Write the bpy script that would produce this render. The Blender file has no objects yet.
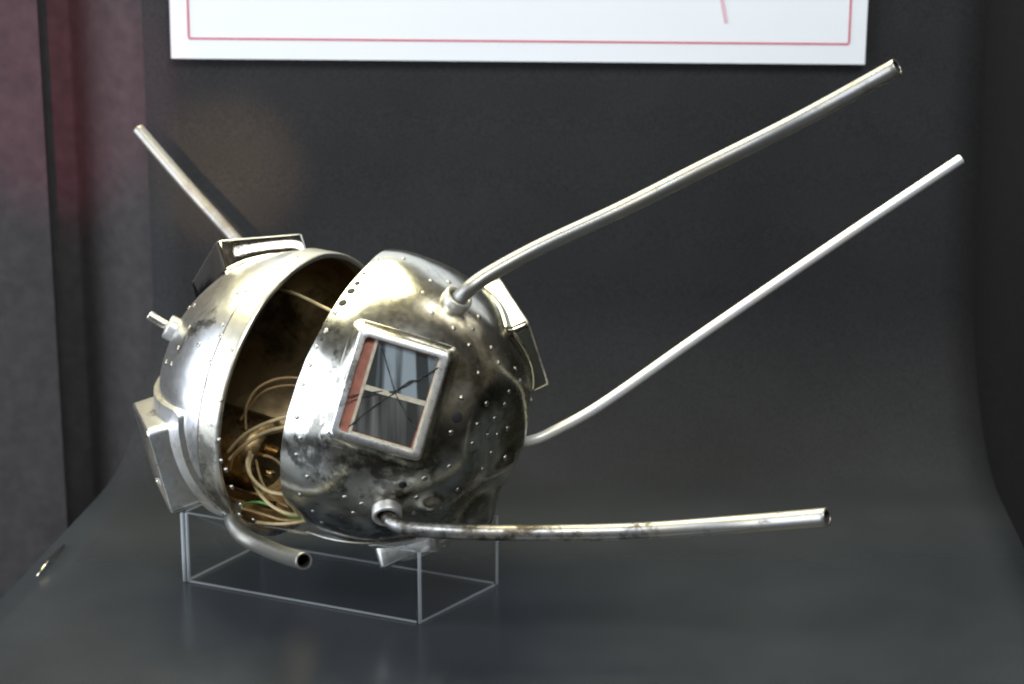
import bpy, math, random
from mathutils import Vector, Matrix, noise
random.seed(7)
scene = bpy.context.scene
COL = scene.collection

# ------------------------------------------------------------------ camera
D = 1.5                       # camera distance to the satellite (m)
FPX = 2655.0                  # focal length in pixels of a 1024 px wide frame
S = D / FPX                   # metres per pixel at the satellite
TH = math.radians(18.0)       # looking down
RT = Vector((1, 0, 0))
UP = Vector((0, math.sin(TH), math.cos(TH)))
BK = Vector((0, -math.cos(TH), math.sin(TH)))
TGT = Vector((0, 0, 0.142))
CAM = TGT + BK * D
cd = bpy.data.cameras.new('camera')
cam = bpy.data.objects.new('camera', cd)
COL.objects.link(cam)
cam.location = CAM
cam.rotation_euler = (math.radians(90 - 18.0), 0, 0)
cd.sensor_width = 36
cd.lens = FPX / 1024 * 36
cd.clip_start = 0.05
cd.clip_end = 200
cd.dof.use_dof = True
cd.dof.focus_distance = D - 0.06
cd.dof.aperture_fstop = 9.0
scene.camera = cam
scene.view_settings.view_transform = 'Standard'
scene.view_settings.look = 'None'
scene.view_settings.exposure = 0
scene.view_settings.gamma = 1
scene.cycles.filter_width = 2.1

# ------------------------------------------------------------------ room light
world = bpy.data.worlds.new('World')
scene.world = world
world.use_nodes = True
nt = world.node_tree
for n in list(nt.nodes):
    nt.nodes.remove(n)
wo = nt.nodes.new('ShaderNodeOutputWorld')
bg = nt.nodes.new('ShaderNodeBackground')
tc = nt.nodes.new('ShaderNodeTexCoord')
no = nt.nodes.new('ShaderNodeTexNoise')
no.inputs['Scale'].default_value = 2.3
no.inputs['Detail'].default_value = 3
cr = nt.nodes.new('ShaderNodeValToRGB')
cr.color_ramp.elements[0].position = 0.40
cr.color_ramp.elements[0].color = (0.020, 0.020, 0.022, 1)
cr.color_ramp.elements[1].position = 0.72
cr.color_ramp.elements[1].color = (0.62, 0.56, 0.47, 1)
e = cr.color_ramp.elements.new(0.55)
e.color = (0.13, 0.115, 0.095, 1)
nt.links.new(tc.outputs['Generated'], no.inputs['Vector'])
nt.links.new(no.outputs['Fac'], cr.inputs['Fac'])
nt.links.new(cr.outputs['Color'], bg.inputs['Color'])
nt.links.new(bg.outputs['Background'], wo.inputs['Surface'])
bg.inputs['Strength'].default_value = 0.45


def V(x, y, z):
    """direction in camera axes (right, up, towards the viewer) as a world vector"""
    return RT * x + UP * y + BK * z


def P(px, py, d=0.0):
    """point seen at a pixel, d pixel-units in front of the satellite's distance"""
    k = (D - d * S)
    return CAM - BK * k + RT * ((px - 512) / FPX * k) + UP * ((342 - py) / FPX * k)


def ray(px, py):
    return (P(px, py) - CAM).normalized()


def G(px, py, z=0.0):
    r = ray(px, py)
    return CAM + r * ((z - CAM.z) / r.z)


def hit_y(px, py, y):
    r = ray(px, py)
    return CAM + r * ((y - CAM.y) / r.y)


SATC = P(345, 396, 0)          # about the middle of the satellite


def area(name, pos, target, sx, sy, power, color, spread=180):
    l = bpy.data.lights.new(name, 'AREA')
    l.shape = 'RECTANGLE'
    l.size, l.size_y = sx, sy
    l.energy = power
    l.color = color
    l.spread = math.radians(spread)
    o = bpy.data.objects.new(name, l)
    COL.objects.link(o)
    o.location = pos
    o.rotation_euler = (target - pos).to_track_quat('-Z', 'Y').to_euler()
    return o


def mirror_dir(px, py, cx, cy, d, r=145.0):
    """where a polished ball at (cx, cy, d) looks when seen at a pixel"""
    C, v = P(cx, cy, d), ray(px, py)
    oc = CAM - C
    b = oc.dot(v)
    t = -b - math.sqrt(b * b - oc.dot(oc) + (r * S) ** 2)
    n = (CAM + v * t - C).normalized()
    return v - n * (2 * v.dot(n))


# warm ceiling lamp above the case, seen as the yellow-white highlight
area('ceiling_lamp', SATC + mirror_dir(362, 290, 385, 398, 22) * 1.3, SATC, 1.05, 0.80, 38, (1, 0.93, 0.62))
# daylight window to the left, front
area('window_light', SATC + mirror_dir(304, 392, 385, 398, 22) * 1.4, SATC, 1.65, 1.35, 32, (0.82, 0.89, 1.0))
# broad room light above the viewer
area('room_light', SATC + Vector((0.25, -0.85, 1.05)) * 1.5, SATC + Vector((0.15, 0.2, 0.0)), 1.3, 0.6, 33, (0.92, 0.96, 1.0))
# added long fill lamp at the right, to whiten the thin rod antenna
area('right_fill', SATC + Vector((0.75, 0.25, 0.95)) * 1.2, SATC, 0.25, 0.9, 3.5, (1, 0.95, 0.85))


def spot(name, pos, target, ang, power, color, blend, size):
    l = bpy.data.lights.new(name, 'SPOT')
    l.energy = power
    l.color = color
    l.spot_size = math.radians(ang)
    l.spot_blend = blend
    l.shadow_soft_size = size
    o = bpy.data.objects.new(name, l)
    COL.objects.link(o)
    o.location = pos
    o.rotation_euler = (target - pos).to_track_quat('-Z', 'Y').to_euler()


# two added spots standing in for red and tan glass reflections on drapes and wall
spot('tan_reflection_spot', CAM + Vector((-0.13, 0, -0.02)), P(228, 172, -400), 4.2, 120, (1, 0.66, 0.34), 1.0, 0.004)
spot('red_reflection_spot', CAM + Vector((-0.25, 0, 0.25)), P(58, 85, -400), 5.6, 95, (1, 0.10, 0.24), 0.5, 0.02)



# ------------------------------------------------------------------ helpers
def tag(o, label=None, cat=None, group=None, kind=None):
    if label: o['label'] = label
    if cat: o['category'] = cat
    if group: o['group'] = group
    if kind: o['kind'] = kind
    return o


def empty(name, loc):
    o = bpy.data.objects.new(name, None)
    COL.objects.link(o)
    o.location = loc
    o.empty_display_size = 0.02
    return o


def root_loc(o):
    p = Vector((0, 0, 0))
    while o is not None:
        p = p + o.location
        o = o.parent
    return p


def obj(name, verts, faces, mats, parent=None, smooth=True, midx=None, auto=None):
    """links world-space verts as ONE mesh object under parent"""
    off = root_loc(parent)
    me = bpy.data.meshes.new(name)
    me.from_pydata([tuple(Vector(v) - off) for v in verts], [], faces)
    for m in (mats if isinstance(mats, (list, tuple)) else [mats]):
        me.materials.append(m)
    if midx:
        me.polygons.foreach_set('material_index', midx)
    me.polygons.foreach_set('use_smooth', [smooth] * len(me.polygons))
    me.update()
    if smooth and auto:
        me.set_sharp_from_angle(angle=math.radians(auto))
    o = bpy.data.objects.new(name, me)
    COL.objects.link(o)
    if parent:
        o.parent = parent
    return o


def box_geo(o, ex, ey, ez, bev=0.0):
    """box centred at o with half vectors ex, ey, ez; small chamfer through 24 verts is skipped for tiny bars"""
    vs = [o + ex * a + ey * b + ez * c for c in (-1, 1) for b in (-1, 1) for a in (-1, 1)]
    fs = [(0, 2, 3, 1), (4, 5, 7, 6), (0, 1, 5, 4), (2, 6, 7, 3), (0, 4, 6, 2), (1, 3, 7, 5)]
    return vs, fs


def merge(*geos):
    vs, fs = [], []
    for v, f in geos:
        k = len(vs)
        vs += list(v)
        fs += [tuple(i + k for i in q) for q in f]
    return vs, fs


def catmull(pts, n=10):
    out = []
    L = len(pts)
    for i in range(L - 1):
        p0, p1, p2, p3 = pts[max(i - 1, 0)], pts[i], pts[i + 1], pts[min(i + 2, L - 1)]
        for k in range(n):
            t = k / n
            out.append([0.5 * ((2 * b) + (-a + c) * t + (2 * a - 5 * b + 4 * c - d) * t * t + (-a + 3 * b - 3 * c + d) * t ** 3)
                        for a, b, c, d in zip(p0, p1, p2, p3)])
    out.append(list(pts[-1]))
    return out


def tube_geo(path, rads, seg=20, bore=0.0):
    """path of world points; bore > 0 leaves the far end open with a wall"""
    path = [Vector(p) for p in path]
    n = len(path)
    vs, fs = [], []
    t0 = (path[1] - path[0]).normalized()
    ref = t0.orthogonal().normalized()
    rings = []
    tang = []
    for i in range(n):
        t = (path[min(i + 1, n - 1)] - path[max(i - 1, 0)]).normalized()
        ref = (ref - t * ref.dot(t)).normalized()
        bi = t.cross(ref)
        rings.append((path[i], ref.copy(), bi, rads[i] if isinstance(rads, list) else rads))
        tang.append(t)
    if bore > 0:
        p, a, b, r = rings[-1]
        t = tang[-1]
        rings.append((p + t * r * 0.06, a, b, r * 0.95))
        rings.append((p + t * r * 0.06, a, b, r * (bore + 0.04)))
        rings.append((p, a, b, r * bore))
        rings.append((p - t * r * 7, a, b, r * bore))
    else:
        p, a, b, r = rings[-1]
        t = tang[-1]
        rings.append((p + t * r * 0.18, a, b, r * 0.82))
    for p, a, b, r in rings:
        for k in range(seg):
            w = 2 * math.pi * k / seg
            vs.append(p + a * (math.cos(w) * r) + b * (math.sin(w) * r))
    for i in range(len(rings) - 1):
        for k in range(seg):
            fs.append((i * seg + k, i * seg + (k + 1) % seg, (i + 1) * seg + (k + 1) % seg, (i + 1) * seg + k))
    fs.append(tuple(range(seg))[::-1])
    fs.append(tuple((len(rings) - 1) * seg + k for k in range(seg)))
    return vs, fs


# ------------------------------------------------------------------ materials
def new_mat(name):
    m = bpy.data.materials.new(name)
    m.use_nodes = True
    t = m.node_tree
    b = t.nodes['Principled BSDF']
    return m, t, b


def node(t, kind, **kw):
    n = t.nodes.new(kind)
    for k, v in kw.items():
        if k in n.inputs:
            n.inputs[k].default_value = v
        else:
            setattr(n, k, v)
    return n


def ramp(t, src, stops):
    r = t.nodes.new('ShaderNodeValToRGB')
    el = r.color_ramp.elements
    while len(el) < len(stops):
        el.new(0.5)
    for e_, (p, c) in zip(el, stops):
        e_.position = p
        e_.color = (c, c, c, 1) if not isinstance(c, tuple) else (*c, 1)
    t.links.new(src, r.inputs['Fac'])
    return r.outputs['Color']


def mixc(t, fac, a, b):
    m = t.nodes.new('ShaderNodeMix')
    m.data_type = 'RGBA'
    for sock, v in ((m.inputs[0], fac), (m.inputs[6], a), (m.inputs[7], b)):
        if hasattr(v, 'links'):
            t.links.new(v, sock)
        elif isinstance(v, tuple):
            sock.default_value = (*v, 1)
        else:
            sock.default_value = v
    return m.outputs[2]


def math_n(t, op, a, b=None):
    m = t.nodes.new('ShaderNodeMath')
    m.operation = op
    for s_, v in ((m.inputs[0], a), (m.inputs[1], b)):
        if v is None:
            continue
        if hasattr(v, 'links'):
            t.links.new(v, s_)
        else:
            s_.default_value = v
    return m.outputs[0]


def metal(name, clean, tarn, lo, hi, rough, rough_t, scale=28, seed=0.0, bump=0.04, grime_shade_dir=None, grime_shade=0.0, speck=True, metallic=1.0, stain=0.0, stain_dir=None):
    """old polished metal with tarnish patches and fine pitting"""
    m, t, b = new_mat(name)
    tc = node(t, 'ShaderNodeTexCoord')
    mp = node(t, 'ShaderNodeMapping')
    mp.inputs['Location'].default_value = (seed, seed * 1.7, -seed)
    t.links.new(tc.outputs['Object'], mp.inputs['Vector'])
    n1 = node(t, 'ShaderNodeTexNoise', Scale=scale, Detail=8.0, Roughness=0.68, Distortion=0.5)
    n2 = node(t, 'ShaderNodeTexNoise', Scale=scale * 9, Detail=4.0, Roughness=0.7)
    n3 = node(t, 'ShaderNodeTexNoise', Scale=scale * 0.6, Detail=2.0)
    for n in (n1, n2, n3):
        t.links.new(mp.outputs[0], n.inputs['Vector'])
    fac = n1.outputs['Fac']
    if grime_shade_dir is not None:
        # one-sided stains; on the right shell they also paint dark reflections
        dt = node(t, 'ShaderNodeVectorMath', operation='DOT_PRODUCT')
        c0, g = grime_shade_dir
        sub = node(t, 'ShaderNodeVectorMath', operation='SUBTRACT')
        sub.inputs[1].default_value = tuple(c0)
        t.links.new(tc.outputs['Object'], sub.inputs[0])
        t.links.new(sub.outputs['Vector'], dt.inputs[0])
        dt.inputs[1].default_value = tuple(g / (0.082))
        fac = math_n(t, 'ADD', fac, math_n(t, 'MULTIPLY', dt.outputs['Value'], grime_shade))
    dark = ramp(t, fac, [(lo, 0.0), (hi, 1.0)])
    col = mixc(t, dark, clean, tarn)
    tint = ramp(t, n3.outputs['Fac'], [(0.35, (1.0, 0.97, 0.88)), (0.65, (0.94, 0.97, 1.0))])
    mm = node(t, 'ShaderNodeMix', data_type='RGBA', blend_type='MULTIPLY')
    mm.inputs[0].default_value = 1
    t.links.new(col, mm.inputs[6])
    t.links.new(tint, mm.inputs[7])
    col = mm.outputs[2]
    if stain:
        n4 = node(t, 'ShaderNodeTexNoise', Scale=scale * 0.75, Detail=10.0, Roughness=0.74, Distortion=0.2)
        n5 = node(t, 'ShaderNodeTexNoise', Scale=scale * 0.9, Detail=10.0, Roughness=0.74, Distortion=0.2)
        mp2 = node(t, 'ShaderNodeMapping')
        mp2.inputs['Location'].default_value = (3.1 + seed, 1.2, seed)
        t.links.new(tc.outputs['Object'], mp2.inputs['Vector'])
        t.links.new(mp2.outputs[0], n4.inputs['Vector'])
        src = n4.outputs['Fac']
        if grime_shade_dir is not None:
            d2 = dt
            if stain_dir is not None:
                d2 = node(t, 'ShaderNodeVectorMath', operation='DOT_PRODUCT')
                t.links.new(sub.outputs['Vector'], d2.inputs[0])
                d2.inputs[1].default_value = tuple(stain_dir / 0.082)
            src = math_n(t, 'ADD', src, math_n(t, 'MULTIPLY', d2.outputs['Value'], grime_shade * 0.45))
        st = ramp(t, src, [(0.565, 0.0), (0.615, 1.0)])
        col = mixc(t, math_n(t, 'MULTIPLY', st, stain), col, (0.045, 0.042, 0.036))
    if speck:
        sp = ramp(t, n2.outputs['Fac'], [(0.66, 0.0), (0.72, 1.0)])
        col = mixc(t, math_n(t, 'MULTIPLY', sp, 0.55), col, tuple(c * 0.35 for c in clean))
    t.links.new(col, b.inputs['Base Color'])
    b.inputs['Metallic'].default_value = metallic
    rr = node(t, 'ShaderNodeMapRange')
    rr.inputs[3].default_value = rough
    rr.inputs[4].default_value = rough_t
    t.links.new(dark, rr.inputs[0])
    r2 = math_n(t, 'ADD', rr.outputs[0], math_n(t, 'MULTIPLY', math_n(t, 'SUBTRACT', n2.outputs['Fac'], 0.5), 0.18))
    t.links.new(r2, b.inputs['Roughness'])
    bp = node(t, 'ShaderNodeBump')
    bp.inputs['Strength'].default_value = bump
    bp.inputs['Distance'].default_value = 0.002
    t.links.new(n1.outputs['Fac'], bp.inputs['Height'])
    t.links.new(bp.outputs['Normal'], b.inputs['Normal'])
    return m


def plain(name, col, rough=0.5, metallic=0.0, var=0.12, scale=200, spec=0.5, bump=0.0):
    m, t, b = new_mat(name)
    tc = node(t, 'ShaderNodeTexCoord')
    n1 = node(t, 'ShaderNodeTexNoise', Scale=scale, Detail=4.0)
    t.links.new(tc.outputs['Object'], n1.inputs['Vector'])
    c = ramp(t, n1.outputs['Fac'], [(0.3, tuple(x * (1 - var) for x in col)), (0.7, tuple(min(1, x * (1 + var)) for x in col))])
    t.links.new(c, b.inputs['Base Color'])
    b.inputs['Roughness'].default_value = rough
    b.inputs['Metallic'].default_value = metallic
    b.inputs['Specular IOR Level'].default_value = spec
    if bump:
        bp = node(t, 'ShaderNodeBump')
        bp.inputs['Strength'].default_value = bump
        bp.inputs['Distance'].default_value = 0.001
        t.links.new(n1.outputs['Fac'], bp.inputs['Height'])
        t.links.new(bp.outputs['Normal'], b.inputs['Normal'])
    return m


def sheet_mat(name, col, rlo, rhi, spec):
    m, t, b = new_mat(name)
    tc = node(t, 'ShaderNodeTexCoord')
    n1 = node(t, 'ShaderNodeTexNoise', Scale=9.0, Detail=5.0, Roughness=0.6)
    n2 = node(t, 'ShaderNodeTexNoise', Scale=900.0, Detail=2.0)
    n3 = node(t, 'ShaderNodeTexNoise', Scale=38.0, Detail=7.0, Roughness=0.75, Distortion=1.2)
    for n in (n1, n2, n3):
        t.links.new(tc.outputs['Object'], n.inputs['Vector'])
    c1 = ramp(t, n1.outputs['Fac'], [(0.3, tuple(x * 0.86 for x in col)), (0.7, tuple(x * 1.14 for x in col))])
    mm = node(t, 'ShaderNodeMix', data_type='RGBA', blend_type='MULTIPLY')
    mm.inputs[0].default_value = 1
    t.links.new(c1, mm.inputs[6])
    t.links.new(ramp(t, n2.outputs['Fac'], [(0.3, 0.76), (0.7, 1.24)]), mm.inputs[7])
    dust = ramp(t, n3.outputs['Fac'], [(0.70, 0.0), (0.80, 1.0)])
    t.links.new(mixc(t, math_n(t, 'MULTIPLY', dust, 0.16), mm.outputs[2], (0.3, 0.31, 0.32)), b.inputs['Base Color'])
    rr = node(t, 'ShaderNodeMapRange')
    rr.inputs[1].default_value = 0.3
    rr.inputs[2].default_value = 0.7
    rr.inputs[3].default_value = rlo
    rr.inputs[4].default_value = rhi
    t.links.new(n1.outputs['Fac'], rr.inputs[0])
    # cool floor sheen painted into the front tint, brown-black behind; gloss fades too
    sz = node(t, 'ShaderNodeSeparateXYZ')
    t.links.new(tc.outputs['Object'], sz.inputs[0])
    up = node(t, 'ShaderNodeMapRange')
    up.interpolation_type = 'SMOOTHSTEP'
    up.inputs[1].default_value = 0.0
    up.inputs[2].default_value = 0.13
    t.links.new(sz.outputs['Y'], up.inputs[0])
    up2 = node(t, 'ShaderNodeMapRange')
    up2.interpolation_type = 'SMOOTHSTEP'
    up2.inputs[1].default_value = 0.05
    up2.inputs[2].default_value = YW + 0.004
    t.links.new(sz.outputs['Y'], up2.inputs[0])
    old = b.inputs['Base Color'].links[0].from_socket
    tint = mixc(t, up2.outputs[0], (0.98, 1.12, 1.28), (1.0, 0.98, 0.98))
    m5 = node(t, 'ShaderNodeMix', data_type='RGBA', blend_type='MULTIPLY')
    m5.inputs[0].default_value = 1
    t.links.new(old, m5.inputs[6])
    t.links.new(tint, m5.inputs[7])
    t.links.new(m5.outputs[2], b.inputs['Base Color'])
    t.links.new(math_n(t, 'ADD', rr.outputs[0], math_n(t, 'MULTIPLY', up.outputs[0], 0.52)), b.inputs['Roughness'])
    t.links.new(math_n(t, 'SUBTRACT', spec, math_n(t, 'MULTIPLY', up.outputs[0], spec * 0.82)), b.inputs['Specular IOR Level'])
    return m


# ------------------------------------------------------------------ setting: dark sheet that is floor and back wall, side drapes
DRAPE = plain('dark_drape', (0.050, 0.046, 0.047), 0.85, var=0.16, scale=120, spec=0.2, bump=0.15)
bl, br = G(140, 452), G(967, 428)
YW = 0.5 * (bl.y + br.y)                       # where the sheet turns up
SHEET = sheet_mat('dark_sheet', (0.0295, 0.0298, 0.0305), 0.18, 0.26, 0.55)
fl, fr = G(-70, 672), G(1085, 690)
YF = -0.22


def edge_x(a, b, y):
    return a.x + (b.x - a.x) * (y - a.y) / (b.y - a.y)


RC = 0.10
HW = 0.50
prof = []                                      # (y, z) along the sweep
for i in range(13):
    prof.append((YF + (YW - RC - YF) * i / 12, 0.0))
for i in range(1, 13):
    a = math.pi / 2 * i / 12
    prof.append((YW - RC + RC * math.sin(a), RC - RC * math.cos(a)))
for i in range(1, 9):
    prof.append((YW + 0.012 * i / 8, RC + (HW - RC) * i / 8))
xl_w = hit_y(153, 300, YW).x
xr_w = hit_y(973, 300, YW).x
vs, fs, NX = [], [], 24
for (y, z) in prof:
    xl = edge_x(fl, G(0, 600), y) if y < G(0, 600).y else edge_x(G(0, 600), bl, min(y, YW))
    xl = edge_x(G(0, 600), bl, min(y, YW))
    xr = edge_x(G(1020, 540), br, min(y, YW))
    if z > 0:
        k = min(1, z / RC)
        xl = xl * (1 - k) + xl_w * k
        xr = xr * (1 - k) + xr_w * k
    for i in range(NX + 1):
        vs.append(Vector((xl + (xr - xl) * i / NX, y, z)))
n0 = len(vs)
for j in range(len(prof) - 1):
    for i in range(NX):
        a = j * (NX + 1) + i
        fs.append((a, a + 1, a + NX + 2, a + NX + 1))
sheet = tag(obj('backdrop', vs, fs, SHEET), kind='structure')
sm = sheet.modifiers.new('thickness', 'SOLIDIFY')
sm.thickness = 0.003
sm.offset = -1.0
# ground under the case, far below
gz = -0.75
tag(obj('floor', [Vector((-6, -6, gz)), Vector((6, -6, gz)), Vector((6, 8, gz)), Vector((-6, 8, gz))], [(0, 1, 2, 3)],
        plain('carpet', (0.03, 0.028, 0.028), 0.95, scale=60)), kind='structure')
# plinth body under the sheet
b0, b1 = edge_x(G(0, 600), bl, YF), edge_x(G(0, 600), bl, YW)
c0, c1 = edge_x(G(1020, 540), br, YF), edge_x(G(1020, 540), br, YW)
top, bot = -0.0035, gz + 0.002
ins = 0.004
q = [(b0 + ins, YF + ins), (c0 - ins, YF + ins), (c1 - ins, YW - RC), (b1 + ins - 0.02, YW - RC)]
vs = [Vector((x, y, bot)) for x, y in q] + [Vector((x, y, top)) for x, y in q]
fs = [(3, 2, 1, 0), (4, 5, 6, 7), (0, 1, 5, 4), (1, 2, 6, 5), (2, 3, 7, 6), (3, 0, 4, 7)]
tag(obj('plinth', vs, fs, plain('plinth_black', (0.02, 0.02, 0.021), 0.6), smooth=False),
    'black plinth under the dark sheet the satellite stands on', 'plinth')


def drape(name, label, pts, y_of, zb, zt, seed, wav):
    """hanging panel along x positions, soft folds, real thickness"""
    n = 60
    vs, fs = [], []
    for j in (0, 1):
        for i in range(n + 1):
            f = i / n
            x = pts[0] + (pts[1] - pts[0]) * f
            y = y_of(f) + wav * noise.noise(Vector((f * 5 + seed, seed, 0)))
            for z in (zb, zt):
                vs.append(Vector((x + (0 if z == zb else pts[2]), y + j * 0.006, z)))
    m = 2 * (n + 1)
    for i in range(n):
        a = 2 * i
        fs.append((a, a + 2, a + 3, a + 1))
        fs.append((m + a, m + a + 1, m + a + 3, m + a + 2))
    for a in (0, 2 * n):
        fs.append((a, a + 1, m + a + 1, m + a))
    for i in range(n):
        a = 2 * i
        fs.append((a + 1, a + 3, m + a + 3, m + a + 1))
        fs.append((a, m + a, m + a + 2, a + 2))
    return tag(obj(name, vs, fs, DRAPE, auto=50), label, 'drape')


yA = YW + 0.02
pA = hit_y(60, 265, yA)
drape('drape', 'plain dark drape at the far left, its straight edge nearest the picture border',
      (pA.x - 0.5, pA.x - 0.003, -0.003), lambda f: yA, -0.6, 0.52, 1.3, 0.006)
yB = YW + 0.06
pB0, pB1 = hit_y(40, 265, yB), hit_y(200, 265, yB)
drape('drape', 'dark drape with a soft fold, between the far left drape and the backdrop',
      (pB0.x, pB1.x, 0.0), lambda f: yB - 0.048 * math.sin(max(0, min(1, (f - .25) / .75)) * 1.5), -0.6, 0.52, 4.1, 0.004)
# dark panel right of the backdrop
pR = hit_y(940, 200, YW + 0.09)
vs, fs = box_geo(Vector((pR.x + 0.45, YW + 0.10, -0.05)), Vector((0.45, 0, 0)), Vector((0, 0.006, 0)), Vector((0, 0, 0.60)))
tag(obj('side_panel', vs, fs, plain('side_black', (0.022, 0.021, 0.021), 0.55), smooth=False),
    'black panel behind the right edge of the backdrop', 'panel')

# sign on the back wall
WHITE = plain('sign_white', (0.90, 0.92, 0.93), 0.45, var=0.01, scale=12)
RED = plain('sign_red', (0.62, 0.10, 0.13), 0.5, var=0.05)
PINK = plain('sign_pink', (0.78, 0.50, 0.55), 0.5, var=0.05)
ys = YW + 0.0005
sBL, sBR = hit_y(172, 57.2, ys), hit_y(864, 63.2, ys)
ex = (sBR - sBL)
W = ex.length
ex.normalize()
ey = Vector((0, 0, 1))
ey = (ey - ex * ey.dot(ex)).normalized()
nrm = ex.cross(ey)                            # towards the viewer (-y)
HS = 0.155
sign_root = empty('sign', sBL)
tag(sign_root, 'white sign with a thin red border line on the dark backdrop above the satellite', 'sign')
mid = sBL + ex * (W / 2) + ey * (HS / 2)
obj('board', *box_geo(mid + nrm * 0.002, ex * (W / 2), ey * (HS / 2), nrm * 0.0018), WHITE, sign_root, smooth=False)
pxm = W / 692
i0, i1, j0 = 18 * pxm, W - 17 * pxm, 20.5 * pxm
lw = 0.9 * pxm
zf = nrm * 0.0041
fr_ = 0.00012
bars = [box_geo(sBL + ex * ((i0 + i1) / 2) + ey * j0 + zf, ex * ((i1 - i0) / 2), ey * lw, nrm * fr_),
        box_geo(sBL + ex * i0 + ey * ((j0 + lw + HS - j0 - lw) / 2) + zf, ex * lw, ey * ((HS - 2 * j0 - 2 * lw) / 2), nrm * fr_),
        box_geo(sBL + ex * i1 + ey * ((j0 + lw + HS - j0 - lw) / 2) + zf, ex * lw, ey * ((HS - 2 * j0 - 2 * lw) / 2), nrm * fr_),
        box_geo(sBL + ex * ((i0 + i1) / 2) + ey * (HS - j0) + zf, ex * ((i1 - i0) / 2), ey * lw, nrm * fr_)]
vs, fs = merge(*bars)
obj('border_line', vs, fs, RED, sign_root, smooth=False)
a_, b_ = hit_y(725.5, 22, ys) + nrm * 0.0041, hit_y(718.5, -18, ys) + nrm * 0.0041
dv = (b_ - a_)
obj('printed_stroke', *box_geo((a_ + b_) / 2, dv / 2, dv.normalized().cross(nrm) * (1.7 * pxm), nrm * fr_), PINK, sign_root, smooth=False)

# metal sliver added as a small bright clip on the plinth edge
cp = G(50, 562, 0.001)
cq = G(64, 545, 0.001)
cr_ = G(37, 576, 0.001)
vs, fs = tube_geo([cr_, cp + Vector((0, 0, 0.002)), cq], [0.0004, 0.0010, 0.0006], 10)  # sliver added as the glint of light on the edge
tag(obj('edge_glint', vs, fs, metal('glint_metal', (0.8, 0.75, 0.6), (0.3, 0.25, 0.15), 0.55, 0.75, 0.15, 0.3)),
    'added metal sliver, a tiny bright clip on the left edge of the dark plinth', 'glint')

# ------------------------------------------------------------------ acrylic stand
def acrylic(name, frost):
    m = bpy.data.materials.new(name)
    m.use_nodes = True
    t = m.node_tree
    t.nodes.remove(t.nodes['Principled BSDF'])
    out = t.nodes['Material Output']
    tr = t.nodes.new('ShaderNodeBsdfTransparent')
    tr.inputs[0].default_value = (0.97, 0.98, 0.98, 1)
    gl = t.nodes.new('ShaderNodeBsdfGlossy')
    gl.inputs['Roughness'].default_value = 0.03
    fr = t.nodes.new('ShaderNodeFresnel')
    fr.inputs['IOR'].default_value = 1.30
    mx = t.nodes.new('ShaderNodeMixShader')
    t.links.new(math_n(t, 'MULTIPLY', fr.outputs[0], 0.3), mx.inputs[0])
    t.links.new(tr.outputs[0], mx.inputs[1])
    t.links.new(gl.outputs[0], mx.inputs[2])
    if frost:
        df = t.nodes.new('ShaderNodeBsdfTranslucent')
        df.inputs[0].default_value = (0.75, 0.78, 0.8, 1)
        d2 = t.nodes.new('ShaderNodeBsdfDiffuse')
        d2.inputs[0].default_value = (0.7, 0.73, 0.75, 1)
        m2 = t.nodes.new('ShaderNodeMixShader')
        t.links.new(df.outputs[0], m2.inputs[1])
        t.links.new(d2.outputs[0], m2.inputs[2])
        m3 = t.nodes.new('ShaderNodeMixShader')
        m3.inputs[0].default_value = frost
        t.links.new(mx.outputs[0], m3.inputs[1])
        t.links.new(m2.outputs[0], m3.inputs[2])
        mx = m3
    t.links.new(mx.outputs[0], out.inputs['Surface'])
    return m


ACR = acrylic('clear_acrylic', 0)
ACE = acrylic('acrylic_cut_edge', 0.38)
ACB = acrylic('acrylic_bright_corner', 0.95)
cL, cF, cR, cB = G(187, 582), G(420, 624), G(497, 585), G(262, 545)
HST = 74 * S * 1.02
cen = (cL + cF + cR + cB) / 4
stand = empty('display_stand', Vector((cen.x, cen.y, 0)))
tag(stand, 'low clear acrylic display stand under the metal satellite', 'stand')
TK = 0.0016


def stand_wall(a, b):
    u = (b - a)
    L = u.length
    u.normalize()
    w = u.cross(Vector((0, 0, 1)))
    m = (a + b) / 2
    zb = 0.0006
    g = 0.0022
    o = obj('panel', *box_geo(m + Vector((0, 0, zb + HST / 2)), u * (L / 2 - g), w * (TK / 2), Vector((0, 0, HST / 2 - 0.0009))), ACR, stand, smooth=False)
    obj('cut_edge', *box_geo(m + Vector((0, 0, zb + 0.0003)), u * (L / 2 - g), w * (TK * 0.30), Vector((0, 0, 0.00045))), ACE, o, smooth=False)
    obj('cut_edge', *box_geo(m + Vector((0, 0, zb + HST)), u * (L / 2 - g), w * (TK * 0.28), Vector((0, 0, 0.0004))), ACE, o, smooth=False)


for a, b in ((cL, cF), (cF, cR), (cR, cB), (cB, cL)):
    stand_wall(a, b)
for k, c in enumerate((cL, cF, cR, cB)):
    rr = (0.0010, 0.0010, 0.0008, 0.0007)[k]
    for dx in ((-0.0013, 0.0013) if k == 0 else (0,)):
        cc = c + Vector((dx, 0, 0))
        vs, fs = tube_geo([cc + Vector((0, 0, 0.0005)), cc + Vector((0, 0, HST * .5)), cc + Vector((0, 0, HST))], rr if k else 0.0010, 12)
        obj('corner_post', vs, fs, ACB if k == 0 else ACE, stand)

# ------------------------------------------------------------------ satellite
sat = empty('satellite', Vector((SATC.x, SATC.y, HST)))
tag(sat, 'broken silver spherical satellite in two riveted halves with long rod antennas on the clear stand', 'satellite')
SO = sat.location
R = 145.0
C1, A1 = P(305, 395, -10), V(0.86, -0.25, 0.45).normalized()
C2, A2 = P(385, 398, 22), V(0.885, -0.345, 0.31).normalized()


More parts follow.
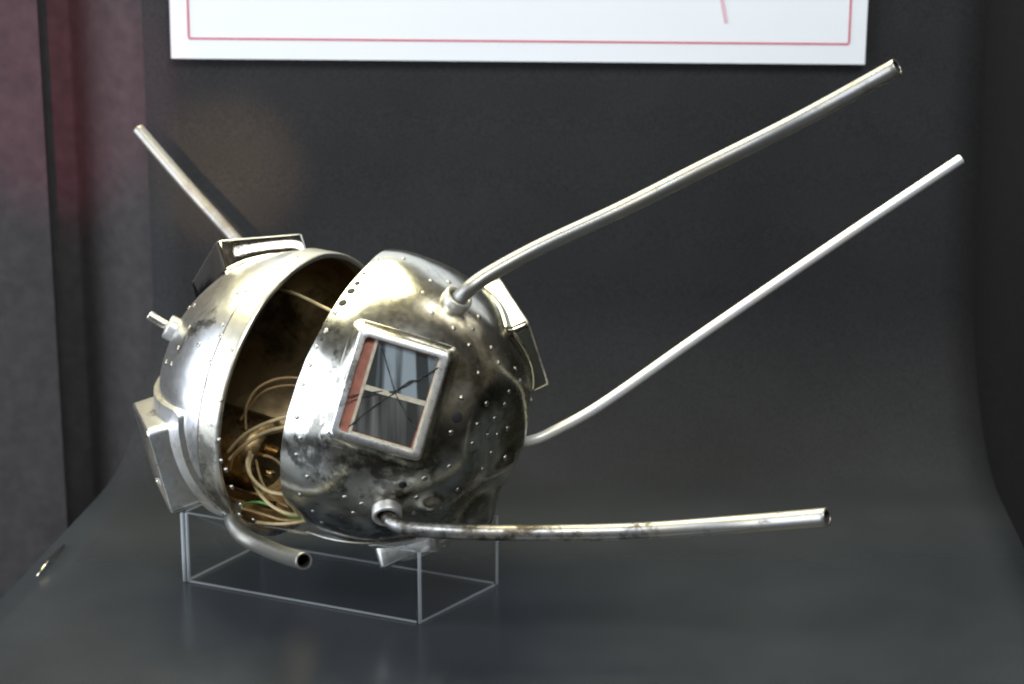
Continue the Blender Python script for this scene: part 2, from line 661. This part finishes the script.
def hit(px, py, C, r=R):
    """direction from C of the sphere point seen at a pixel (silhouette if it misses)"""
    d = ray(px, py)
    oc = CAM - C
    bq = oc.dot(d)
    cq_ = oc.dot(oc) - (r * S) ** 2
    disc = bq * bq - cq_
    t = -bq - math.sqrt(disc) if disc > 0 else -bq
    return (CAM + d * t - C).normalized()


def gauss(d, c, s):
    a = math.acos(max(-1, min(1, d.dot(c))))
    return math.exp(-(a / s) ** 2)


dent_c = hit(502, 432, C2)
crease_a, crease_b = hit(430, 507, C2), hit(508, 462, C2)
low_c = hit(478, 500, C2)
sag_c = hit(482, 521, C2)
dent2 = hit(450, 375, C2)
dent3 = hit(360, 470, C2)
top_c = hit(388, 256, C2)
rough_dir = V(0.62, -0.62, 0.3)


def disp_right(d):
    h = 0.0
    a = math.acos(max(-1, min(1, d.dot(dent_c))))
    h -= 7 * math.exp(-(a / 0.20) ** 2)
    h += 2.2 * math.exp(-((a - 0.34) / 0.11) ** 2)
    h -= 9 * gauss(d, low_c, 0.22)
    h += 20 * gauss(d, sag_c, 0.16)
    h -= 2.5 * gauss(d, dent2, 0.16)
    h -= 3.0 * gauss(d, dent3, 0.2)
    # crease along the lower right
    ab = crease_b - crease_a
    t = max(0, min(1, (d - crease_a).dot(ab) / ab.dot(ab)))
    dist = (d - (crease_a + ab * t)).length
    h += 5 * math.exp(-(dist / 0.06) ** 2)
    w = max(0.0, min(1.0, 0.45 + d.dot(rough_dir)))
    h += 0.8 * noise.noise(d * 1.8 + Vector((3, 1, 7))) + w * (1.8 * noise.noise(d * 2.6 + Vector((1, 5, 2))) + 0.5 * noise.noise(d * 5.0)) + 0.12 * noise.noise(d * 12.0)
    h += 5 * gauss(d, top_c, 0.25)
    return h


def disp_left(d):
    return 1.0 * noise.noise(d * 3.1 + Vector((9, 2, 4))) + 0.35 * noise.noise(d * 9.0)


def basis(p):
    e1 = p.orthogonal().normalized()
    return e1, p.cross(e1)


def shell(name, C, p, th_max, disp, mo, mi, parent, nth=90, nph=240, thick=3.0, ragged=0.0):
    e1, e2 = basis(p)
    vs, fs, mi_ = [], [], []
    rings = []

    def pt(th, ph, rr):
        d = p * math.cos(th) + (e1 * math.cos(ph) + e2 * math.sin(ph)) * math.sin(th)
        return C + d * ((rr + disp(d)) * S)
    for side in (0, 1):
        r = R if side == 0 else R - thick
        for i in range(nth):
            ring = []
            for k in range(nph):
                ph = 2 * math.pi * k / nph
                tm = th_max
                if ragged:
                    tm += ragged * noise.noise(Vector((math.cos(ph) * 2, math.sin(ph) * 2, 5.0))) + ragged * 0.25 * noise.noise(Vector((math.cos(ph) * 9, math.sin(ph) * 9, 2.0)))
                th = tm * (i + 0.02) / (nth - 1 + 0.02)
                ring.append(len(vs))
                vs.append(pt(th, ph, r))
            rings.append((side, i, ring))
    out = [r_ for s_, i, r_ in rings if s_ == 0]
    inn = [r_ for s_, i, r_ in rings if s_ == 1]
    for rs, m, flip in ((out, 0, False), (inn, 1, True)):
        for i in range(nth - 1):
            for k in range(nph):
                k2 = (k + 1) % nph
                f = (rs[i][k], rs[i + 1][k], rs[i + 1][k2], rs[i][k2])
                fs.append(f[::-1] if flip else f)
                mi_.append(m)
        f = tuple(rs[0])
        fs.append(f if not flip else f[::-1])
        mi_.append(m)
    for k in range(nph):
        k2 = (k + 1) % nph
        fs.append((out[-1][k], inn[-1][k], inn[-1][k2], out[-1][k2]))
        mi_.append(0)
    return obj(name, vs, fs, [mo, mi], parent, midx=mi_, auto=50)


M_L = metal('left_shell_metal', (0.73, 0.74, 0.76), (0.20, 0.19, 0.17), 0.51, 0.66, 0.33, 0.44, scale=38, seed=0.31,
            grime_shade_dir=(C1 - SO, V(0.25, -0.8, 0.2)), grime_shade=0.12, bump=0.05, stain=0.75)
M_R = metal('right_shell_metal', (0.78, 0.77, 0.71), (0.23, 0.22, 0.155), 0.48, 0.70, 0.20, 0.27, scale=36, seed=1.7,
            grime_shade_dir=(C2 - SO, V(0.80, -0.50, 0.1)), grime_shade=0.17, bump=0.03, stain=0.75, stain_dir=V(-0.55, -0.80, 0.1))  # right-side darkening: real tarnish plus painted dark reflections
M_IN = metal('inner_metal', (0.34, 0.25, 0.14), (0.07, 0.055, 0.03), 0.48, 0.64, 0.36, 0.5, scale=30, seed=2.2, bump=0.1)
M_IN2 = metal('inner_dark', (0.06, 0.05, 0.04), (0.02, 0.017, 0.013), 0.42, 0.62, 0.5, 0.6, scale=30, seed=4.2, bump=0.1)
M_BAND = metal('rim_metal', (0.74, 0.71, 0.62), (0.15, 0.14, 0.12), 0.58, 0.72, 0.34, 0.44, scale=30, seed=5.1, metallic=0.85, stain=0.6,
               grime_shade_dir=(C1 - SO, V(-0.2, -0.9, 0.3)), grime_shade=0.13)
M_ROD = metal('antenna_metal', (0.34, 0.335, 0.32), (0.21, 0.19, 0.16), 0.55, 0.70, 0.40, 0.48, scale=60, seed=3.3, bump=0.02, metallic=0.9)
M_ROD2 = metal('stained_antenna_metal', (0.44, 0.43, 0.41), (0.10, 0.085, 0.065), 0.52, 0.64, 0.40, 0.50, scale=75, seed=8.3, bump=0.03, metallic=0.9,
               grime_shade_dir=(P(620, 530, 120) - SO, V(-1, 0, 0)), grime_shade=0.07, stain=0.5)
M_ROD3 = metal('bright_antenna_metal', (0.90, 0.89, 0.87), (0.75, 0.73, 0.70), 0.60, 0.75, 0.42, 0.46, scale=60, seed=6.3, speck=False, bump=0.0, metallic=0.5)
M_FR = metal('frame_metal', (0.86, 0.85, 0.83), (0.26, 0.24, 0.19), 0.56, 0.68, 0.30, 0.42, scale=45, seed=7.7, stain=0.6)
M_DFR = metal('dark_frame_metal', (0.20, 0.19, 0.16), (0.08, 0.07, 0.055), 0.50, 0.68, 0.12, 0.30, scale=45, seed=9.7)
M_TRAY = metal('mirror_tray_metal', (0.88, 0.86, 0.80), (0.5, 0.47, 0.4), 0.60, 0.75, 0.06, 0.16, scale=45, seed=2.9)
M_LFR = metal('pale_frame_metal', (0.88, 0.87, 0.85), (0.42, 0.38, 0.30), 0.56, 0.70, 0.38, 0.46, scale=45, seed=3.9, stain=0.5)
M_MIR = metal('thin_tray_metal', (0.50, 0.49, 0.43), (0.2, 0.19, 0.15), 0.58, 0.72, 0.12, 0.25, scale=45, seed=9.1)
M_SOC = metal('socket_metal', (0.52, 0.51, 0.49), (0.22, 0.2, 0.17), 0.55, 0.72, 0.42, 0.48, scale=60, seed=4.4, bump=0.0, metallic=0.7)
M_RIV = metal('rivet_metal', (0.50, 0.49, 0.45), (0.2, 0.19, 0.16), 0.42, 0.7, 0.28, 0.36, scale=80, seed=1.1, speck=False)
M_HOLE = plain('hole_shade', (0.012, 0.012, 0.012), 0.7)  # painted shade for rivet holes and antenna bores

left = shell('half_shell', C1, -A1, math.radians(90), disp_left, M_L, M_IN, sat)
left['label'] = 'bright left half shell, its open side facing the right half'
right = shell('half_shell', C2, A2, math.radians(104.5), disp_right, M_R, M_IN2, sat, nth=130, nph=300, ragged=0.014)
right['label'] = 'dented and stained right half shell'

# rim band round the left opening
e1, e2 = basis(A1)
vs, fs = [], []
NP = 220
pf = [(0.165, 0.0), (0.160, 2.6), (0.03, 2.4), (0.004, 2.2), (-0.003, 1.2), (-0.003, -2.6), (0.0, -3.4), (0.10, -3.4)]
for k in range(NP):
    ph = 2 * math.pi * k / NP
    rad = e1 * math.cos(ph) + e2 * math.sin(ph)
    for (el, dr) in pf:
        d = rad * math.cos(el) - A1 * math.sin(el)
        vs.append(C1 + d * ((R + dr + disp_left(d) * (1 if dr < 0.5 else 1)) * S))
m_ = len(pf)
for k in range(NP):
    for i in range(m_ - 1):
        a, b = k * m_ + i, ((k + 1) % NP) * m_ + i
        fs.append((a, a + 1, b + 1, b))
obj('rim_band', vs, fs, M_BAND, left, auto=45)

vs, fs = [], []
for k in range(NP):
    rad = e1 * math.cos(2 * math.pi * k / NP) + e2 * math.sin(2 * math.pi * k / NP)
    for el, dr in ((0.184, 0.0), (0.184, 0.5), (0.166, 0.5), (0.166, 0.0)):
        d = rad * math.cos(el) - A1 * math.sin(el)
        vs.append(C1 + d * ((R + dr + disp_left(d)) * S))
for k in range(NP):
    for i in range(3):
        a, b = k * 4 + i, ((k + 1) % NP) * 4 + i
        fs.append((a, a + 1, b + 1, b))
obj('seam_line', vs, fs, plain('seam_shade', (0.05, 0.04, 0.03), 0.6), left, auto=45)  # dark ring painting the shadow at the band's edge

# ---- rivets (one mesh, an object each)
rv, rf = [], []
ns, nr = 14, 5
for i in range(nr):
    a = math.pi / 2 * i / (nr - 1)
    rr_ = math.cos(a)
    for k in range(ns):
        w = 2 * math.pi * k / ns
        rv.append((rr_ * math.cos(w), rr_ * math.sin(w), math.sin(a) * 0.75 - 0.15))
for i in range(nr - 1):
    for k in range(ns):
        k2 = (k + 1) % ns
        rf.append((i * ns + k, i * ns + k2, (i + 1) * ns + k2, (i + 1) * ns + k))


def dome_mesh(name, mat, squash=1.0):
    me = bpy.data.meshes.new(name)
    me.from_pydata([(x, y, z * squash) for x, y, z in rv], [], rf)
    me.materials.append(mat)
    me.polygons.foreach_set('use_smooth', [True] * len(me.polygons))
    return me


RIV = dome_mesh('rivet', M_RIV, 0.7)
HOLE = dome_mesh('rivet_hole', M_HOLE, 0.25)  # flat black domes painting the dark of open holes


def put(name, me, d, C, disp, rad, parent, extra=0.0):
    if C == C2 and d.angle(A2) > math.radians(103):
        d = (d + A2 * (math.cos(math.radians(102)) - d.dot(A2))).normalized()
    e1, e2 = basis(d)
    f = lambda v: C + v * ((R + disp(v)) * S)
    h = 0.012
    p0 = f(d)
    n = (f((d + e1 * h).normalized()) - p0).cross(f((d + e2 * h).normalized()) - p0).normalized()
    if n.dot(d) < 0:
        n = -n
    o = bpy.data.objects.new(name, me)
    COL.objects.link(o)
    o.parent = parent
    o.location = p0 + n * (extra * S) - SO
    o.rotation_euler = n.to_track_quat('Z', 'Y').to_euler()
    o.scale = (rad * S,) * 3
    return o


RR = [(431, 281), (423, 293), (449, 282), (432, 313), (479, 317), (454, 328), (473, 329), (499, 363), (479, 373), (515, 369),
      (519, 381), (509, 392), (462, 398), (487, 404), (316, 347), (303, 384), (377, 263), (335, 313), (451, 433), (473, 444),
      (499, 420), (492, 437), (506, 458), (450, 467), (483, 470), (458, 490), (417, 499), (414, 514), (300, 495), (354, 513),
      (297, 417), (313, 512), (503, 437), (296, 455), (322, 523), (403, 262), (310, 365), (470, 497), (440, 505), (326, 331), (300, 438), (307, 477), (345, 498), (425, 480), (470, 345), (492, 348), (507, 405), (478, 425), (512, 430), (495, 455), (470, 510), (436, 525), (400, 520), (362, 505)]
for x, y in RR:
    put('rivet', RIV, hit(x, y, C2), C2, disp_right, random.uniform(2.3, 3.1), right)
for x, y, r_ in ((355, 283, 3.2), (346, 290, 4.3), (339, 302, 4.6), (457, 417, 5.6), (403, 486, 4.0), (364, 274, 2.2), (318, 338, 2.0)):
    put('rivet_hole', HOLE, hit(x, y, C2), C2, disp_right, r_, right, 0.25)
LL = [(189, 327), (188, 307), (194, 305), (178, 348), (166, 362), (171, 364), (211, 362), (222, 325), (221, 336), (206, 400),
      (238, 293), (246, 291), (215, 472), (208, 440), (221, 461), (222, 500), (214, 420), (199, 345), (258, 262), (240, 515)]
for x, y in LL:
    put('rivet', RIV, hit(x, y, C1), C1, disp_left, random.uniform(2.2, 3.0), left)
for ph_px in ((262, 283), (269, 276), (277, 269), (286, 262), (226, 470), (232, 487), (241, 505), (219, 440), (254, 520), (221, 400), (232, 350), (296, 257)):
    put('rivet', RIV, hit(*ph_px, C1, R + 2), C1, disp_left, 2.6, left, 2.2)


# ---- solar cell frames
def rrect(w, h, r, n=6, sub=9):
    cs = []
    for cx, cy, a0 in ((w - r, h - r, 0), (-w + r, h - r, 90), (-w + r, -h + r, 180), (w - r, -h + r, 270)):
        cs.append([(cx + r * math.cos(math.radians(a0 + 90 * k / n)), cy + r * math.sin(math.radians(a0 + 90 * k / n))) for k in range(n + 1)])
    out = []
    for i in range(4):
        out += cs[i]
        a, b = cs[i][-1], cs[(i + 1) % 4][0]
        out += [(a[0] + (b[0] - a[0]) * k / sub, a[1] + (b[1] - a[1]) * k / sub) for k in range(1, sub)]
    return out


def cell_frame(C, n, up, w, h, outer, disp, label=None, flange=11, mat=None, floor=True, lip=5.0, depth=8.0, warp=0.0, fh=1.8, board=None):
    """raised solar cell housing: flange on the shell, side walls, rolled lip, recess.
    n outward normal, up the side direction, w, h half sizes in px, outer the middle of the outer face"""
    n = n.normalized()
    ey = (up - n * up.dot(n)).normalized()
    ex = ey.cross(n)
    rel = outer - C
    top = rel.dot(n) / S - R
    O = outer - n * (top * S)

    def loop(w_, h_, r_, z, conform):
        L = []
        for x, y in rrect(w_, h_, r_):
            p = O + (ex * x + ey * y) * S
            if conform is not None:
                q_ = p - C
                # drop along n until on the shell
                a = q_.dot(n)
                lat = (q_ - n * a)
                rr = R
                for _ in range(3):
                    a2 = math.sqrt(max(1e-9, (rr * S) ** 2 - lat.length_squared))
                    d = (lat + n * a2).normalized()
                    rr = R + disp(d) + conform
                L.append(C + lat + n * a2)
            else:
                L.append(p + n * ((z + warp * math.sin(x * .06 + y * .045)) * S))
        return L
    loops = [loop(w + flange, h + flange, 9, 0, 0.2), loop(w + flange - .5, h + flange - .5, 9, 0, fh), loop(w + 2.5, h + 2.5, 7, 0, fh + 0.2),
             loop(w, h, 6.5, 0, fh + 2.2),
             loop(w, h, 6.5, top - 1.6, None), loop(w - 0.8, h - 0.8, 6.0, top, None), loop(w - 2.2, h - 2.2, 5.2, top + 0.7, None),
             loop(w - lip + 0.2, h - lip + 0.2, 4.2, top + 0.2, None), loop(w - lip, h - lip, 4, top - 1.2, None), loop(w - lip, h - lip, 4, top - depth, None)]
    vs, fs = [], []
    m_ = len(loops[0])
    for L in loops:
        vs += L
    for i in range(len(loops) - 1):
        for k in range(m_):
            k2 = (k + 1) % m_
            fs.append((i * m_ + k, i * m_ + k2, (i + 1) * m_ + k2, (i + 1) * m_ + k))
    mi_ = [1 if i >= 4 else 0 for i in range(len(loops) - 1) for k in range(m_)]
    o = obj('solar_cell_frame', vs, fs, [mat or M_FR, M_FR], sat, auto=40, midx=mi_)
    if label:
        o['label'] = label
    if floor:
        w2, h2 = w - lip - 0.3, h - lip - 0.3
        z = top - depth + 0.8
        vs, fs = box_geo(O + n * (z * S), ex * (w2 * S), ey * (h2 * S), n * (0.6 * S))
        obj('backing_board', vs, fs, board or M_BOARD, o, smooth=False)
    return o, O, ex, ey, n


M_BOARD = plain('salmon_board', (0.42, 0.15, 0.10), 0.65, var=0.25, scale=160)
M_CREAM = plain('cream_strip', (0.52, 0.45, 0.34), 0.55, var=0.2, scale=300)
M_CRACK = plain('dark_lead', (0.02, 0.019, 0.018), 0.5)


def cell_glass(name, a, b, sc, lo, hi, seed):
    m, t, bs = new_mat(name)
    tc = node(t, 'ShaderNodeTexCoord')
    mp = node(t, 'ShaderNodeMapping')
    mp.inputs['Location'].default_value = (seed, seed, 0)
    t.links.new(tc.outputs['Generated'], mp.inputs['Vector'])
    n1 = node(t, 'ShaderNodeTexNoise', Scale=1.0, Detail=2.5)
    cb = node(t, 'ShaderNodeCombineXYZ')
    for ax, k, sock in ((ex, sc, 'X'), (ey, sc * 0.07, 'Y')):
        dt = node(t, 'ShaderNodeVectorMath', operation='DOT_PRODUCT')
        t.links.new(tc.outputs['Object'], dt.inputs[0])
        dt.inputs[1].default_value = tuple(ax * (k / (50 * S)))
        t.links.new(dt.outputs['Value'], cb.inputs[sock])
    cb.inputs['Z'].default_value = seed
    t.links.new(cb.outputs[0], n1.inputs['Vector'])
    t.links.new(ramp(t, n1.outputs['Fac'], [(lo, a), (hi, b)]), bs.inputs['Base Color'])
    bs.inputs['Roughness'].default_value = 0.08
    bs.inputs['Specular IOR Level'].default_value = 0.7
    bs.inputs['Coat Weight'].default_value = 0.6
    return m


M_CELL_U = cell_glass('cell_upper', (0.045, 0.048, 0.048), (0.29, 0.325, 0.345), 3.6, 0.46, 0.57, 1.4)  # reflected pale blue bands painted into the cell colour
M_CELL_L = cell_glass('cell_lower', (0.045, 0.045, 0.042), (0.16, 0.155, 0.145), 4.5, 0.45, 0.66, 5.2)

# front frame, facing the viewer
nf = hit(390, 394, C2)
nf_t = (nf * 0.4 + V(0.02, 0.05, 1.0) * 0.6).normalized()
FO = C2 + nf * ((R + 11) * S)
FO = CAM + ray(390, 394) * ((FO - CAM).length)
fo, O, ex, ey, n = cell_frame(C2, nf_t, V(0.285, 0.96, 0.0), 44.8, 53.3, FO, disp_right, 'front solar cell frame with cracked cells behind its window',
                              flange=8, lip=7.8, depth=9, fh=1.2, mat=M_R)
zc = (FO - O).dot(n) / S - 9 + 2.2


def fp(u, v, z=0.0):
    return O + (ex * (u * 1.146 - 0.6) + ey * (v * 1.11) + n * (zc + z)) * S


def slab(name, quad, mat, z=0.0, t=0.7):
    vs = [fp(u, v, z - t) for u, v in quad] + [fp(u, v, z + t) for u, v in quad]
    fs = [(3, 2, 1, 0), (4, 5, 6, 7), (0, 1, 5, 4), (1, 2, 6, 5), (2, 3, 7, 6), (3, 0, 4, 7)]
    return obj(name, vs, fs, mat, fo, smooth=False)


slab('solar_cell', [(-20.5, 2), (30, 3), (30, 40), (-20.5, 40)], M_CELL_U)['label'] = 'upper cell with pale blue reflections painted as streaks'
slab('solar_cell', [(-20.5, -38), (29, -38), (30, -1), (-20.5, -2)], M_CELL_L)['label'] = 'darker lower cell'
gv = [fp(u, v, z) for z in (3.4, 4.2) for u, v in ((-33.0, -42.5), (32.8, -42.5), (32.8, 42.5), (-33.0, 42.5))]
obj('glass_cover', gv, [(3, 2, 1, 0), (4, 5, 6, 7), (0, 1, 5, 4), (1, 2, 6, 5), (2, 3, 7, 6), (3, 0, 4, 7)], acrylic('cover_glass', 0), fo, smooth=False)
for quad in ([(-23.5, -41), (-21, -41), (-21, 42), (-23.5, 42)], [(30.6, -41), (33.2, -41), (33.2, 41), (30.6, 41)]):
    slab('edge_strip', quad, M_CREAM, 0.4, 1.3)
slab('edge_strip', [(-20.8, -41.5), (30.4, -41.5), (30.4, -38.8), (-20.8, -38.8)], M_CREAM, 0.4, 1.2)
slab('edge_strip', [(-20.8, -2.4), (30.4, -1.4), (30.4, 2.8), (-20.8, 2.0)], M_CREAM, 0.8, 1.2)
for pts, rr_ in (([(-36, -14), (-10, -1), (4, 4), (18, 18), (34, 33)], 0.55), ([(-24, -36), (-8, -12), (4, 2)], 0.6),
                 ([(-18, 38), (-8, 22), (2, 6), (6, 0)], 0.5), ([(6, 0), (20, -14), (30, -22)], 0.5), ([(-35, -20), (-14, -5), (6, 3)], 0.4),
                 ([(6, 6), (13, 15), (20, 19), (33, 34)], 0.8)):
    path = [fp(u, v, 1.6 + 1.2 * math.sin(i * 1.3)) for i, (u, v) in enumerate(catmull(pts, 6))]
    obj('cracked_lead', *tube_geo(path, rr_ * S, 8), M_CRACK, fo)

# the other frames
cell_frame(C2, V(0.89, 0.41, -0.12), V(-0.36, 0.56, -0.74), 45, 45, P(523, 330, -6), disp_right, 'right solar cell frame seen from behind', flange=7, mat=M_MIR, lip=2.6)
cell_frame(C1, V(-0.92, -0.30, 0.19), V(-0.19, 0.92, 0.34), 48, 46, P(152, 458, 14), disp_left, 'left solar cell frame standing proud of the shell', flange=15, fh=5.0, mat=M_LFR, board=plain('brown_board', (0.12, 0.075, 0.05), 0.6))
cell_frame(C1, V(-0.28, 0.88, -0.36), V(-0.376, -0.447, -0.81), 48, 48, P(247, 259, -76), disp_left, 'top solar cell frame, an open thin walled tray', flange=8, mat=M_TRAY, lip=2.4)
cell_frame(C2, V(0.26, -0.92, 0.02), V(0.2, 0.05, -1.0), 32, 30, P(416, 556, 20), disp_right, 'crumpled bottom solar cell frame', flange=5, warp=3.0)


# ---- antennas
def antenna(pts, rads, mat, bore, label, socket=None, C=None, dsp=None, srad=13, parent=sat):
    """pts: (px, py, d, r)"""
    c = catmull([p + (r_,) for p, r_ in zip(pts, rads)], 12)
    path = [P(x, y, d) for x, y, d, r_ in c]
    rr_ = [r_ * S for x, y, d, r_ in c]
    vs, fs = tube_geo(path, rr_, 24, bore)
    nq = len(fs)
    mi_ = [1 if bore and (i >= nq - 2 - 24 and i != nq - 2) else 0 for i in range(nq)]  # bore faces painted black for the shade inside
    o = obj('antenna', vs, fs, [mat, M_HOLE], parent, auto=40, midx=mi_)
    o['label'] = label
    if socket:
        d = hit(*socket, C)
        base = C + d * ((R + dsp(d)) * S)
        e1, e2 = basis(d)
        vs, fs = [], []
        pf = [(1.0, -6), (1.0, 7.0), (0.95, 8.6), (0.84, 9.2), (0.70, 8.4), (0.62, 6.0), (0.60, -3)]
        N = 32
        for k in range(N):
            w = 2 * math.pi * k / N
            for rr2, z in pf:
                vs.append(base + (e1 * math.cos(w) + e2 * math.sin(w)) * (srad * rr2 * S) + d * (z * S))
        for k in range(N):
            for i in range(len(pf) - 1):
                a, b = k * len(pf) + i, ((k + 1) % N) * len(pf) + i
                fs.append((a, b, b + 1, a + 1))
        obj('socket', vs, fs, M_SOC, o, auto=50)
    return o


def sp(px, py, C, r=R):
    d = hit(px, py, C)
    w = C + d * (r * S)
    return (px, py, (w - P(512, 342)).dot(BK) / S)


b2 = sp(456, 302, C2)
antenna([(452, 304, b2[2] - 8), (457, 300, b2[2] + 4), (470, 288, b2[2] + 10), (490, 274, b2[2] + 6), (540, 247, b2[2]), (620, 210, b2[2]), (700, 170, b2[2]), (800, 120, b2[2] + 14), (897, 67, b2[2] + 62)],
        [7.6, 7.6, 7.8, 7.8, 7.8, 8, 8.3, 8.4, 8.6], M_ROD, 0.72, 'thick grey rod antenna rising to the upper right', (455, 302), C2, disp_right, 14.5)
b3 = sp(514, 420, C2)
antenna([(503, 412, -34), (514, 434, -26), (522, 441, -18), (533, 440, -14), (552, 432, -13), (602, 404, -13), (705, 332, -13), (850, 233, -12), (961, 159, -10)],
        [5.2] * 9, M_ROD3, 0.0, 'thin bright rod antenna on the right')
b4 = sp(388, 513, C2)
antenna([(386, 511, b4[2] - 8), (388, 517, b4[2] + 6), (396, 524, b4[2] + 16), (415, 529, b4[2] + 20), (460, 532, b4[2] + 22), (540, 533, b4[2] + 26), (640, 531, b4[2] + 30), (740, 524, b4[2] + 50), (827, 517, b4[2] + 96)],
        [7, 7, 7.2, 7.2, 7.4, 7.8, 8.2, 8.5, 8.8], M_ROD2, 0.66, 'stained rod antenna reaching right along the bottom', (387, 511), C2, disp_right, 14.5)
antenna([(262, 274, -110), (236, 240, -118), (188, 187, -135), (138, 129, -150)], [6.7] * 4, M_ROD, 0.6, 'thin grey rod antenna pointing up behind the left half')
b5 = sp(226, 512, C1)
antenna([(236, 508, b5[2] - 30), (232, 520, b5[2] - 2), (242, 535, b5[2] + 20), (262, 546, b5[2] + 46), (284, 555, b5[2] + 96), (304, 561, b5[2] + 150)],
        [6.5, 7.5, 8.4, 8.6, 8.4, 8.2], M_ROD, 0.76, 'short antenna stub under the left half, its open end forward')
b6 = sp(176, 328, C1)
antenna([(176, 331, b6[2] - 4), (168, 326, b6[2] + 2), (160, 322, b6[2] + 4), (149, 315, b6[2] + 6)], [4.4, 4.4, 4.8, 5.0], M_FR, 0.6,
        'broken antenna stump on the far left', (175, 330), C1, disp_left, 12.5)

# ---- wiring in the gap
M_W1 = plain('cream_wire', (0.66, 0.52, 0.28), 0.25, var=0.1)
M_W2 = plain('tan_wire', (0.44, 0.30, 0.14), 0.28, var=0.1)
M_W3 = plain('green_wire', (0.16, 0.42, 0.10), 0.45, var=0.1)
M_W4 = metal('bare_wire', (0.55, 0.40, 0.28), (0.3, 0.2, 0.12), 0.5, 0.7, 0.3, 0.4, speck=False)


def wire(pts, r_, mat, label=None):
    c = catmull(pts, 10)
    o = obj('wire', *tube_geo([P(*p) for p in c], r_ * 0.82 * S, 10), mat, sat)
    if label:
        o['label'] = label


wire([(268, 284, -20), (280, 289, 0), (298, 295, 20), (325, 308, 45), (345, 318, 50)], 2.2, M_W1, 'single bare wire across the top of the gap')
wire([(228, 452, 20), (243, 436, 40), (262, 425, 55), (285, 417, 62), (330, 405, 40)], 2.2, M_W1, 'cream wire')
wire([(229, 460, 20), (246, 444, 36), (266, 432, 50), (288, 426, 56), (330, 414, 36)], 2.4, M_W1, 'cream wire')
wire([(230, 470, 10), (236, 452, 30), (258, 437, 42), (288, 430, 48), (330, 422, 30)], 1.5, M_W2, 'tan wire')
wire([(246, 430, -10), (246, 408, 6), (256, 390, 16), (274, 380, 22), (296, 378, 26), (330, 384, 20)], 1.7, M_W2, 'tan wire')
wire([(240, 420, -16), (258, 396, 6), (276, 387, 16), (300, 386, 22), (330, 394, 16)], 1.5, M_W2, 'tan wire')
wire([(250, 452, 6), (247, 464, 26), (252, 478, 40), (266, 490, 50), (282, 494, 56), (305, 496, 52), (330, 492, 30)], 2.3, M_W1, 'looped cream wire')
wire([(252, 455, 0), (249, 468, 20), (256, 488, 36), (272, 506, 46), (296, 515, 50), (330, 512, 30)], 2.2, M_W1, 'looped cream wire')
wire([(256, 460, 0), (262, 482, 20), (276, 500, 36), (298, 508, 44), (330, 500, 26)], 1.6, M_W2, 'tan wire')
wire([(244, 504, 16), (258, 502, 36), (272, 506, 44), (285, 514, 46), (306, 520, 40)], 1.7, M_W3, 'green wire')
wire([(240, 508, 14), (262, 514, 34), (284, 520, 44), (312, 520, 40)], 1.7, M_W2, 'tan wire')
wire([(256, 522, 20), (276, 524, 40), (300, 522, 46), (326, 516, 36)], 2.1, M_W1, 'cream wire')
wire([(244, 470, -30), (262, 456, -20), (280, 464, -16), (286, 482, -10), (270, 492, -10), (254, 482, -20)], 2.0, M_W2, 'coiled tan wire')
# instrument can, bracket and terminal block low inside the left half
M_CAN = metal('brass_brown_metal', (0.42, 0.29, 0.14), (0.10, 0.07, 0.035), 0.46, 0.62, 0.28, 0.45, scale=50, seed=6.6, bump=0.1)
ca = P(262, 455, -40)
vs, fs = tube_geo([ca - A1 * (60 * S), ca, ca + A1 * (6 * S)], [40 * S, 40 * S, 37 * S], 36)
can = obj('instrument_can', vs, fs, M_CAN, sat, auto=40)
for dx, dy, rr_ in ((-14, 12, 6.5), (12, 4, 8.5), (-4, -16, 5.5)):
    c = ca + A1 * (7 * S) + (UP * dy + RT * dx * 0.6) * S
    obj('terminal', *tube_geo([c, c + A1 * (7 * S), c + A1 * (10 * S)], [rr_ * S, rr_ * S, rr_ * 0.55 * S], 14), M_CAN, can, auto=40)
bx0 = P(250, 498, -10)
bt = (A1.cross(BK)).normalized()
obj('bracket', *box_geo(bx0, A1 * (26 * S), bt * (4 * S), A1.cross(bt) * (9 * S)), M_CAN, sat, smooth=False)
# bent wire added to draw a reflected line of light under the right half
wire([(306, 531, 30), (330, 539, 48), (360, 543, 60), (392, 542, 64), (420, 537, 60), (436, 533, 50)], 1.5, M_RIV, 'added bent wire as a line of reflected light under the right half')
